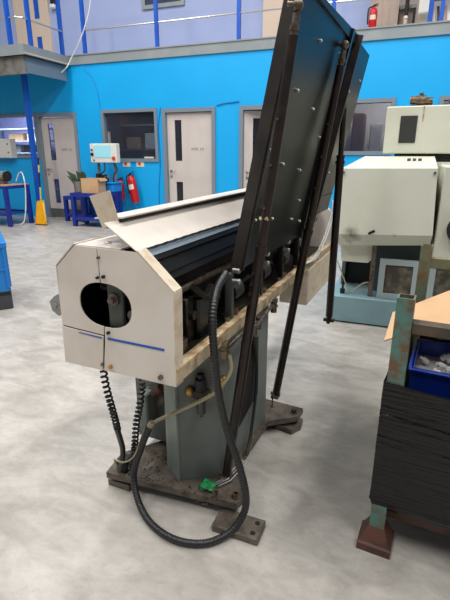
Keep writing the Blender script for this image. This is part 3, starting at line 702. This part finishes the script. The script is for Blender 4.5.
for xx, yy in ((-.445, 1.225), (-.445, 1.275)): F().cyl((xx, yy, .0301), (xx, yy, .0312), .010, n=14).build('bolt_hole', 'black_matte', bf)
def hexbolt(x, y, z0, zt, r, m, par, name='bolt'):
    F().cyl((x, y, z0 - .02), (x, y, zt), r * .55, n=10).cyl((x, y, zt - r * .9), (x, y, zt), r, n=6).cyl((x, y, z0), (x, y, z0 + .004), r * 1.5, n=14).build(name, m, par, True)
hexbolt(-.552, 1.318, .078, .094, .012, 'copper_dirt', bf)
hexbolt(-.515, 1.995, .078, .098, .014, 'dull_steel', bf)
hexbolt(-.62, 1.285, .078, .105, .009, 'dull_steel', bf)
hexbolt(-.635, 2.0, .078, .15, .007, 'dull_steel', bf)
hexbolt(-1.05, 1.29, .078, .10, .013, 'dull_steel', bf)
for xx in (-.71, -.675): F().cyl((xx, 1.30, .02), (xx, 1.30, .05), .012, n=10).cyl((xx, 1.30, .018), (xx, 1.30, .03), .018, n=6).build('levelling_screw', 'dull_steel', bf)
# chips and swarf scattered on the plate
ch = F()
for k in range(170):
    xx = random.uniform(-1.06, -.62); yy = random.uniform(1.25, 1.40)
    if xx > -.9 and yy > 1.30: continue
    s_ = random.uniform(.002, .006)
    ch.box(xx - s_, xx + s_, yy - s_ * .4, yy + s_ * .4, .078, .078 + s_ * .7, rz=random.random() * 3)
o = ch.build('swarf', 'dull_steel', bf); o['kind'] = 'stuff'

# ---- pedestal
ped_poly = [(-.895, 1.42), (-.875, 1.355), (-.80, 1.305), (-.652, 1.395), (-.628, 1.87), (-.80, 1.95), (-.95, 1.80)]
ped = F().prism(ped_poly, 'z', .078, .70).build('pedestal', 'grey_green', bf)
F().sheet([(-.6425, 1.565, .215), (-.6325, 1.765, .28), (-.6325, 1.755, .57), (-.6425, 1.575, .615)], .006).build('side_opening', 'black_matte', ped)
F().prism([(-.885, 1.36), (-.865, 1.345), (-.795, 1.297), (-.79, 1.303), (-.86, 1.352), (-.88, 1.367)], 'z', .08, .70).build('corner_plate', 'grey_green_light', ped)
# electrical box hung on the left of the pedestal
eb = F().box(-1.115, -.90, 1.48, 1.66, .075, .66, .006).build('electrical_box', 'grey_green', bf)
bpy.data.objects['electrical_box'].data.transform(Matrix.Translation((0, 0, .02)))
F().cyl((-1.0, 1.48, .33), (-1.0, 1.455, .33), .05, n=18).build('gland', 'dull_steel', eb, True)
F().box(-1.045, -1.0, 1.40, 1.48, .20, .37, .006).build('connector', 'grey_green_light', eb)
F().cyl((-.99, 1.44, .36), (-.95, 1.44, .40), .02, n=10).build('plug', 'rust_brown', eb, True)

# ---- end cover: three sheet panels round an oval opening
def hole(a0, a1, n=18, cx=-.842, cz=.916, a=.095, b=.069, e=2.3):
    out = []
    for k in range(n + 1):
        t_ = a0 + (a1 - a0) * k / n; c, s_ = math.cos(t_), math.sin(t_)
        out.append((cx + a * math.copysign(abs(c) ** (2 / e), c), cz + b * math.copysign(abs(s_) ** (2 / e), s_)))
    return out
ec = F().prism([(-.853, 1.087), (-.717, 1.086), (-.607, .985), (-.612, .70), (-.867, .70), (-.853, .80)] + hole(-PI / 2 - .05, PI / 2 + .05), 'y', 1.0, 1.004).build('end_panel', 'cream', bf)
F().prism([(-.856, 1.087), (-.936, 1.088), (-1.012, 1.018), (-1.017, .828), (-.857, .820)] + hole(-PI / 2 - .09, -3 * PI / 2 + .09), 'y', 1.001, 1.005).build('end_panel', 'cream', bf)
lowp = F().prism([(-1.017, .824), (-.857, .816), (-.871, .70), (-1.021, .70)], 'y', .998, 1.002).build('end_panel', 'cream', bf)
F().prism([(-.842, .808), (-.842, .815), (-.643, .814), (-.643, .807)], 'y', .9985, 1.0).build('blue_stripe', 'stripe_blue', ec)
F().prism([(-.95, .8135), (-.95, .8155), (-.862, .8125), (-.862, .8085)], 'y', .9965, .998).build('blue_stripe', 'stripe_blue', lowp)
for xx, zz, m, r in ((-.658, .722, 'dull_steel', .0075), (-.838, .719, 'brass', .0065), (-.868, .722, 'dull_steel', .005), (-.836, 1.005, 'black_matte', .005), (-.835, .832, 'black_matte', .005), (-.848, 1.06, 'dull_steel', .004), (-.858, 1.0, 'black_matte', .004)):
    F().cyl((xx, .992, zz), (xx, 1.002, zz), r, n=10).build('screw', m, ec if xx > -.855 else lowp, True)
# folded edges of the cover (right and diagonal), left return, underside
F().sheet([(-.612, 1.0, .70), (-.607, 1.0, .985), (-.607, 1.042, .985), (-.612, 1.042, .70)], .004).sheet([(-.607, 1.0, .985), (-.717, 1.0, 1.088), (-.717, 1.042, 1.088), (-.607, 1.042, .985)], .004).build('folded_edge', 'cream_edge', ec)
F().box(-1.02, -.62, 1.004, 1.20, .70, .704).build('bottom_cover', 'cream', bf)
F().box(-1.021, -1.017, 1.004, 3.08, .70, 1.022).build('left_cover', 'cream', bf)
F().sheet([(-1.014, 1.0, 1.02), (-1.014, 3.08, 1.02), (-.936, 3.08, 1.092), (-.936, 1.0, 1.092)], .004).build('left_slope_cover', 'cream', bf)
F().box(-.938, -.775, 1.0055, 3.06, 1.085, 1.09).build('top_cover', 'cream', bf)
F().sph((-.86, 1.06, 1.091), .011, (1, 1, .5)).build('dome_screw', 'zinc', bf, True)
# latch on the left edge
F().prism([(-1.021, .93), (-1.05, .915), (-1.072, .895), (-1.066, .865), (-1.04, .85), (-1.021, .865)], 'y', 1.012, 1.022).cyl((-1.048, 1.006, .885), (-1.048, 1.028, .885), .008, n=10).build('latch', 'latch_grey', bf, True)
# inside the opening
F().box(-1.01, -.76, 1.30, 1.31, .71, 1.07).box(-1.012, -1.0, 1.01, 1.30, .71, 1.0).box(-1.0, -.66, 1.01, 1.3, .715, .722).build('inner_housing', 'black_matte', bf)
ib = F().box(-.85, -.795, 1.022, 1.04, .84, 1.0, .004).build('inner_bracket', 'bracket_grey', bf)
F().cyl((-.822, 1.0, .932), (-.822, 1.03, .932), .011, n=8).cyl((-.822, 1.014, .932), (-.822, 1.022, .932), .019, n=16).build('centre_bolt', 'dull_steel', ib, True)
F().cyl((-.93, 1.1, .94), (-.84, 1.1, .94), .013).cyl((-.90, 1.12, .90), (-.84, 1.12, .92), .008).build('cross_shaft', 'dull_steel', ib, True)
F().cyl((-.77, 1.03, .885), (-.77, 1.3, .885), .016).cyl((-.765, 1.03, .93), (-.765, 1.3, .93), .011).build('guide_rod', 'dull_steel', ib, True)

# ---- top covers, half opened
cv = F().sheet([(-.717, 1.0, 1.090), (-.717, 2.9, 1.090), (-.821, 2.9, 1.160), (-.821, 1.0, 1.160)], .003).build('cover_flap', 'cream', bf)
hg = F()
for k in range(34):
    y0 = 1.03 + k * .055; hg.cyl((-.7165, y0, 1.0895), (-.7165, y0 + .024, 1.0895), .0012, n=6)
hg.build('piano_hinge', 'dull_steel', cv)['kind'] = 'stuff'
F().sheet([(-.728, 1.04, 1.082), (-.728, 2.9, 1.082), (-.708, 2.9, 1.064), (-.708, 1.04, 1.064)], .003).build('hinge_leaf', 'frame_grey', bf)
ld = F().sheet([(-.800, 1.055, 1.170), (-.805, 2.9, 1.182), (-.93, 2.9, 1.172), (-.925, 1.085, 1.158)], .004).build('lid', 'cream', bf)
F().sheet([(-.806, 1.06, 1.168), (-.811, 2.9, 1.180), (-.83, 2.9, 1.160), (-.824, 1.06, 1.148)], .004).build('lid_gap_shade', 'black_matte', ld)  # black strip painting in the shade of the gap under the lid
F().sheet([(-.904, 1.05, 1.226), (-.827, 1.045, 1.245), (-.808, 1.05, 1.165), (-.872, 1.06, 1.130)], .003).build('end_flap', 'cream_edge', bf)

# ---- inner channel, guide rails, mechanism
F().box(-.80, -.79, 1.05, 3.05, .70, 1.06).build('channel_wall', 'black_matte', bf)
F().sheet([(-.735, 1.045, 1.075), (-.735, 3.0, 1.075), (-.665, 3.0, .992), (-.665, 1.045, .992)], .006).build('guide_plate', 'rail_black', bf)
F().sheet([(-.722, 1.045, 1.064), (-.722, 3.0, 1.064), (-.705, 3.0, 1.045), (-.705, 1.045, 1.045)], .010).build('guide_rail', 'rail_black', bf)
F().sheet([(-.688, 1.045, 1.024), (-.688, 3.0, 1.024), (-.676, 3.0, 1.010), (-.676, 1.045, 1.010)], .008).build('guide_rail', 'rail_black', bf)
F().cyl((-.70, 1.05, .93), (-.70, 3.0, .93), .014).build('drive_shaft', 'dull_steel', bf, True)
F().cyl((-.74, 1.05, .80), (-.74, 3.0, .80), .012).build('drive_shaft', 'dull_steel', bf, True)
# trough floor and lip
F().box(-.79, -.635, 1.042, 3.06, .725, .735).build('trough_floor', 'mech_dark', bf)
F().sheet([(-.640, 1.03, .752), (-.602, 1.0, .757), (-.602, 3.06, .757), (-.640, 3.06, .752)], .006).build('trough_lip', 'rust_lip', bf)
F().box(-.607, -.602, 1.0, 3.06, .712, .752).build('trough_skirt', 'skirt', bf)
F().box(-.64, -.636, 1.042, 3.06, .735, .75).build('trough_step', 'oily', bf)
for k, (yy, zz) in enumerate(((1.10, .80), (1.22, .83), (1.33, .79))):
    g = F().box(-.76, -.69, yy, yy + .05, .735, zz + .06, .005).box(-.745, -.70, yy + .01, yy + .09, zz + .03, zz + .055, .004)
    g.cyl((-.70, yy + .025, zz), (-.675, yy + .025, zz), .016, n=12)
    g.build('feed_block', 'mech_dark', bf, True)
F().bar((-.68, 1.24, .93), (-.655, 1.29, .88), .02, .02).bar((-.655, 1.29, .88), (-.66, 1.34, .91), .018, .018).build('lever', 'mech_dark', bf)
F().bar((-.79, 1.12, .765), (-.65, 1.13, .765), .04, .05).build('cross_bar', 'copper_dirt', bf)
F().box(-.755, -.668, 1.262, 1.365, .735, .885, .008).build('feed_housing', 'black_paint', bf)
def pivot(y):
    g = F().box(-.66, -.63, y - .012, y + .012, .735, .93, .004)
    pv = g.build('pivot_bracket', 'bracket_grey' if y < 1.5 else 'black_paint', bf)
    F().cyl((-.66, y + .02, .845), (-.66, y + .10, .845), .036, n=22).build('roller', 'black_matte', pv, True)
    F().cyl((-.66, y + .10, .845), (-.66, y + .115, .845), .022, n=14).build('roller_hub', 'black_matte', pv, True)
    F().cyl((-.645, y + .05, .735), (-.645, y + .05, .775), .016, n=6).build('nut', 'copper_dirt', pv, True); F().cyl((-.64, y - .03, .735), (-.64, y - .03, .765), .012, n=6).build('nut', 'copper_dirt', pv, True)
    for zz in (.90, .94): F().cyl((-.63, y, zz), (-.605, y, zz), .0105, n=12).sph((-.605, y, zz), .0105, (.5, 1, 1)).build('cap_screw', 'zinc', pv, True)
for y in (1.46, 1.78, 2.08, 2.36): pivot(y)
# small fittings hanging under the trough
for yy in (1.315, 1.86):
    f = F().cyl((-.60, yy, .72), (-.60, yy, .70), .018, n=6).cyl((-.60, yy, .70), (-.60, yy, .655), .014, n=12).cyl((-.60, yy, .69), (-.60, yy, .68), .019, n=6)
    f.build('pipe_fitting', 'copper_dirt', bf, True)
F().sweep(catmull([(-.60, 1.32, .685), (-.59, 1.45, .70), (-.585, 1.60, .685), (-.59, 1.75, .70), (-.60, 1.86, .69)], 8), .008, 8).build('lubrication_pipe', 'dull_steel', bf, True)
F().cyl((-.595, 1.60, .64), (-.595, 1.60, .70), .013).cyl((-.595, 1.65, .65), (-.595, 1.65, .70), .011).build('pipe_fitting', 'dull_steel', bf, True)
F().box(-.95, -.62, 1.32, 1.90, .69, .712).build('head_plate', 'grey_green', bf)

# ---- far end cover below the trough
F().box(-.765, -.598, 2.47, 3.06, .50, .712, .003).build('far_lower_cover', 'cream_edge', bf)
F().prism([(-1.017, .50), (-.600, .50), (-.600, .96), (-.717, 1.088), (-.885, 1.108), (-1.012, 1.022)], 'y', 3.06, 3.085).build('end_panel', 'cream', bf)

# ---- raised black panel (leans out over the trough side)
TL = math.radians(11.45); UX, UZ = math.sin(TL), math.cos(TL)
def PP(y, h, d): return (-.603 + UX * h + UZ * d, y, .9435 + UZ * h - UX * d)
def pbox(mb, y0, y1, h0, h1, d0, d1, h1b=None):
    h1b = h1 if h1b is None else h1b
    vs = [mb.bm.verts.new(PP(*p)) for p in ((y0, h0, d0), (y1, h0, d0), (y1, h1b, d0), (y0, h1, d0), (y0, h0, d1), (y1, h0, d1), (y1, h1b, d1), (y0, h1, d1))]
    for f in ((0, 1, 2, 3), (7, 6, 5, 4), (0, 4, 5, 1), (1, 5, 6, 2), (2, 6, 7, 3), (3, 7, 4, 0)): mb.bm.faces.new([vs[i] for i in f])
    return mb
pn = pbox(F(), 1.462, 2.37, .0, .895, -.034, 0, .935).build('raised_panel', 'panel_black', bf)
pbox(F(), 1.455, 1.462, -.012, .90, -.036, .004).build('edge_channel', 'panel_edge', pn)
pbox(F(), 1.462, 1.468, .0, .895, .0, .012).build('edge_lip', 'panel_edge', pn)
pbox(F(), 2.36, 2.372, .0, .935, .0, .034).build('end_flange', 'panel_edge', pn)
pbox(F(), 1.462, 2.36, .892, .898, .0, .010, .935).build('top_flange', 'panel_black', pn)
pbox(F(), 2.22, 2.25, .0, .93, .0, .018).build('stiffener', 'black_paint', pn)
p2 = pbox(F(), 2.40, 2.945, .06, .945, -.045, -.020).build('raised_panel', 'panel_black', bf)
pbox(F(), 2.40, 2.945, .16, .165, -.020, -.014).build('seam_strip', 'panel_edge', p2)
pbox(F(), 2.37, 2.42, .02, .93, -.040, -.030).build('joining_plate', 'black_paint', p2)
def panel_bolt(y, h, d, par, r=.0062):
    a_ = Vector(PP(y, h, d)); b_ = Vector(PP(y, h, d + .006)); F().cyl(a_, b_, r, n=10).sph(PP(y, h, d + .006), r * .8, u=10, v=6).build('bolt', 'zinc', par, True)
for y, h in ((1.50, .80), (1.50, .42), (1.50, .18), (1.66, .62), (1.68, .37), (1.70, .16), (1.80, .80), (1.92, .58), (1.94, .34), (2.0, .12), (2.06, .20), (2.16, .82), (2.14, .48), (2.16, .09)):
    panel_bolt(y, h, 0, pn)
for y, h in ((2.62, .72), (2.66, .30), (2.84, .80)): panel_bolt(y, h, -.02, p2)
F().cyl(PP(1.60, .20, .0), PP(1.60, .20, .02), .014, n=12).build('knob', 'rust_lip', pn, True)

# ---- support struts
def strut(top, foot, split, r0, r1, footed=True, name='support_strut'):
    top, foot = Vector(top), Vector(foot); ax = (foot - top).normalized(); L = (foot - top).length
    at = lambda s_: top + ax * (L * s_)
    body = F().cyl(at(split), at(.985), r1).build(name, 'strut_brown', bf, True)
    F().cyl(at(.045), at(split), r0).build('upper_tube', 'strut_brown', body, True)
    F().cyl(at(split - .006), at(split + .004), r1 * 1.12).build('collar', 'strut_brown', body, True)
    F().cyl(at(.012), at(.046), r0 * .7).cyl(at(.030), at(.038), r0 * .95, n=6).build('rod_end', 'dull_steel', body, True)
    F().sph(top, r0 * 1.05).cyl(top - Vector((.03, 0, -.006)), top + Vector((.012, 0, -.002)), .008, n=10).build('ball_joint', 'dull_steel', body, True)
    hl = F(); side = ax.cross(Vector((0, 1, 0))).normalized()
    for s_ in (.18, .26, .34, .42):
        if s_ < split: hl.sph(at(s_) + Vector((-.004, -r0 * .95, 0)), .006, u=8, v=6)
    hl.build('holes', 'black_matte', body)['kind'] = 'stuff'
    if footed:
        F().cyl(at(.985), at(1.0), r1 * .6).box(foot.x - .02, foot.x + .02, foot.y - .02, foot.y + .02, foot.z - .002, foot.z + .012).cyl(foot + Vector((-.026, 0, .02)), foot + Vector((.026, 0, .02)), .009, n=10).build('foot_clevis', 'base_plate', body, True)
    else:
        F().cyl(at(.985), at(1.0), r1 * .7).bar(at(1.0) + Vector((-.03, 0, -.005)), at(1.0) + Vector((.03, 0, -.005)), .028, .014).cyl(at(1.0) + Vector((0, -.02, -.012)), at(1.0) + Vector((0, .02, -.012)), .012, n=10).build('foot_clevis', 'mech_dark', body, True)
    return body
s1 = strut((-.412, 1.40, 1.735), (-.629, 1.397, .08), .42, .0155, .0185)
s2 = strut((-.412, 2.10, 1.767), (-.650, 2.098, .08), .46, .0165, .0205)
s3 = strut((-.472, 2.50, 1.614), (-.468, 2.50, .425), .24, .0145, .0205, False)
F().cyl((-.495, 2.50, 1.30), (-.447, 2.50, 1.30), .008, n=8).build('locking_pin', 'mech_dark', s3, True)
F().cyl((-.507, 1.395, 1.14), (-.478, 1.388, 1.143), .007, n=8).build('locking_pin', 'rust_lip', s1, True)
g = F()
for k in range(4): g.cyl((-.5225 - k * .0045, 1.375, .955 - k * .035), (-.5225 - k * .0045, 1.381, .955 - k * .035), .006, n=8)
g.build('holes', 'black_matte', s1)['kind'] = 'stuff'

# ---- corrugated hose, looping down to the floor and up to the pedestal
hp = [(-.622, 1.375, .948), (-.600, 1.26, .925), (-.580, 1.185, .865), (-.570, 1.172, .754), (-.562, 1.185, .605), (-.545, 1.22, .436), (-.508, 1.24, .295), (-.480, 1.24, .175), (-.487, 1.235, .09), (-.525, 1.195, .026), (-.59, 1.125, .016), (-.692, 1.095, .016), (-.81, 1.12, .016), (-.905, 1.175, .035), (-.952, 1.215, .12), (-.915, 1.22, .246), (-.868, 1.225, .365)]
cl = resample(catmull(hp, 14), .0028)
F().sweep(cl, lambda i: .0138 if i % 4 < 2 else .0120, 12).build('corrugated_hose', 'hose_black', bf, True)
F().sweep(resample(catmull([(-.868, 1.225, .365), (-.84, 1.25, .385), (-.744, 1.275, .442), (-.66, 1.285, .500), (-.615, 1.30, .54), (-.585, 1.34, .60), (-.60, 1.36, .66)], 10), .01), .0068, 8).build('air_pipe', 'beige_hose', bf, True)
F().cyl((-.874, 1.224, .352), (-.858, 1.23, .380), .012).build('hose_clamp', 'beige_hose', bf, True)

# ---- coiled cables
def coil(axis_pts, R, r, pitch, name, parent, straight=None):
    base = resample(catmull(axis_pts, 12), .001); pts = []
    for i, p in enumerate(base[::3]):
        t_ = (base[min(i * 3 + 1, len(base) - 1)] - base[max(i * 3 - 1, 0)]).normalized()
        u = t_.cross(Vector((0, 1, 0))).normalized(); v = t_.cross(u)
        ph = 2 * PI * (i * .003) / pitch
        pts.append(p + u * R * math.cos(ph) + v * R * math.sin(ph))
    if straight: pts += [Vector(q) for q in straight]
    return F().sweep(pts, r, 6).build(name, 'rubber', parent, True)
coil([(-.958, 1.10, .70), (-.954, 1.10, .60), (-.950, 1.11, .52), (-.958, 1.14, .42), (-.975, 1.17, .35)], .0105, .0042, .020, 'coiled_cable', bf)
F().sweep(resample(catmull([(-.972, 1.16, .37), (-.99, 1.20, .28), (-1.0, 1.22, .22), (-1.012, 1.225, .16), (-1.035, 1.23, .10)], 8), .01), .011, 8).build('cable_sleeve', 'hose_black', bf, True)
coil([(-.935, 1.29, .50), (-.938, 1.27, .42), (-.955, 1.26, .33), (-.965, 1.255, .24), (-.985, 1.26, .15), (-1.0, 1.262, .10)], .0115, .0044, .019, 'coiled_cable', bf)
F().sweep(resample(catmull([(-.90, 1.42, .62), (-.915, 1.36, .60), (-.935, 1.30, .55), (-.945, 1.285, .50)], 8), .01), .005, 8).cyl((-.90, 1.42, .62), (-.885, 1.40, .635), .014).build('cable_plug', 'rubber', bf, True)
F().sweep(resample(catmull([(-1.04, 1.24, .10), (-1.03, 1.20, .18), (-.98, 1.19, .19), (-.93, 1.2, .23), (-.9, 1.24, .34)], 8), .01), .0035, 6).build('thin_wire', 'beige_hose', bf, True)
F().box(-1.07, -1.02, 1.25, 1.31, .078, .13, .006).build('junction_box', 'mech_dark', bf)

# ---- air regulator on the pedestal front
rg = F().cyl((-.705, 1.335, .545), (-.705, 1.335, .50), .022, n=12).cyl((-.705, 1.335, .565), (-.705, 1.335, .545), .013, n=12).build('air_regulator', 'rubber', bf, True)
F().box(-.735, -.675, 1.315, 1.36, .465, .50, .004).build('regulator_body', 'mech_dark', rg)
F().cyl((-.705, 1.335, .465), (-.705, 1.335, .40), .017, n=12).cyl((-.705, 1.335, .40), (-.705, 1.335, .385), .007, n=8).build('filter_bowl', 'smoke_glass', rg, True)
F().sph((-.75, 1.33, .485), .018, (1, 1, 1.2)).build('gauge', 'brass', rg, True)
F().cyl((-.675, 1.335, .483), (-.63, 1.34, .50), .009).cyl((-.63, 1.34, .50), (-.615, 1.345, .56), .010).sph((-.63, 1.34, .50), .013).sph((-.615, 1.345, .56), .015).build('elbow_fitting', 'brass', rg, True)
# beige cables at the far end, dark cable along the pedestal side
for dx in (0, .012):
    F().sweep(catmull([(-.585 + dx, 2.95, 1.06), (-.575 + dx, 2.85, .95), (-.58 + dx, 2.70, .84), (-.59 + dx, 2.55, .77), (-.60, 2.40, .765)], 8), .005, 6).build('signal_cable', 'cable_white', bf, True)
F().sweep(resample(catmull([(-.63, 1.68, .60), (-.625, 1.72, .45), (-.62, 1.70, .30), (-.61, 1.62, .15), (-.60, 1.55, .09)], 8), .01), .007, 8).build('side_cable', 'rubber', bf, True)
for dx in (0, .012, .026):
    F().sweep([(-.60 + dx, 1.50, .105), (-.625 + dx, 1.38, .092), (-.66 + dx, 1.33, .088)], .0035, 6).build('threaded_rod', 'steel', bf, True)

# green rag left on the base plate
rgm = MB()
bmesh.ops.create_icosphere(rgm.bm, subdivisions=3, radius=.024)
for v in rgm.bm.verts:
    k = 1 + .28 * math.sin(v.co.x * 190 + 1) * math.cos(v.co.y * 170) + .22 * math.sin(v.co.z * 210 + v.co.x * 120)
    v.co = Vector((v.co.x * k * 1.15, v.co.y * k, max(v.co.z * k * .6, -.012)))
o = rgm.build('rag', 'rag_green', smooth=True); o.location = MW(-.672, 1.315, .0915)
tag(o, 'crumpled green rag lying on the machine base plate', 'rag')
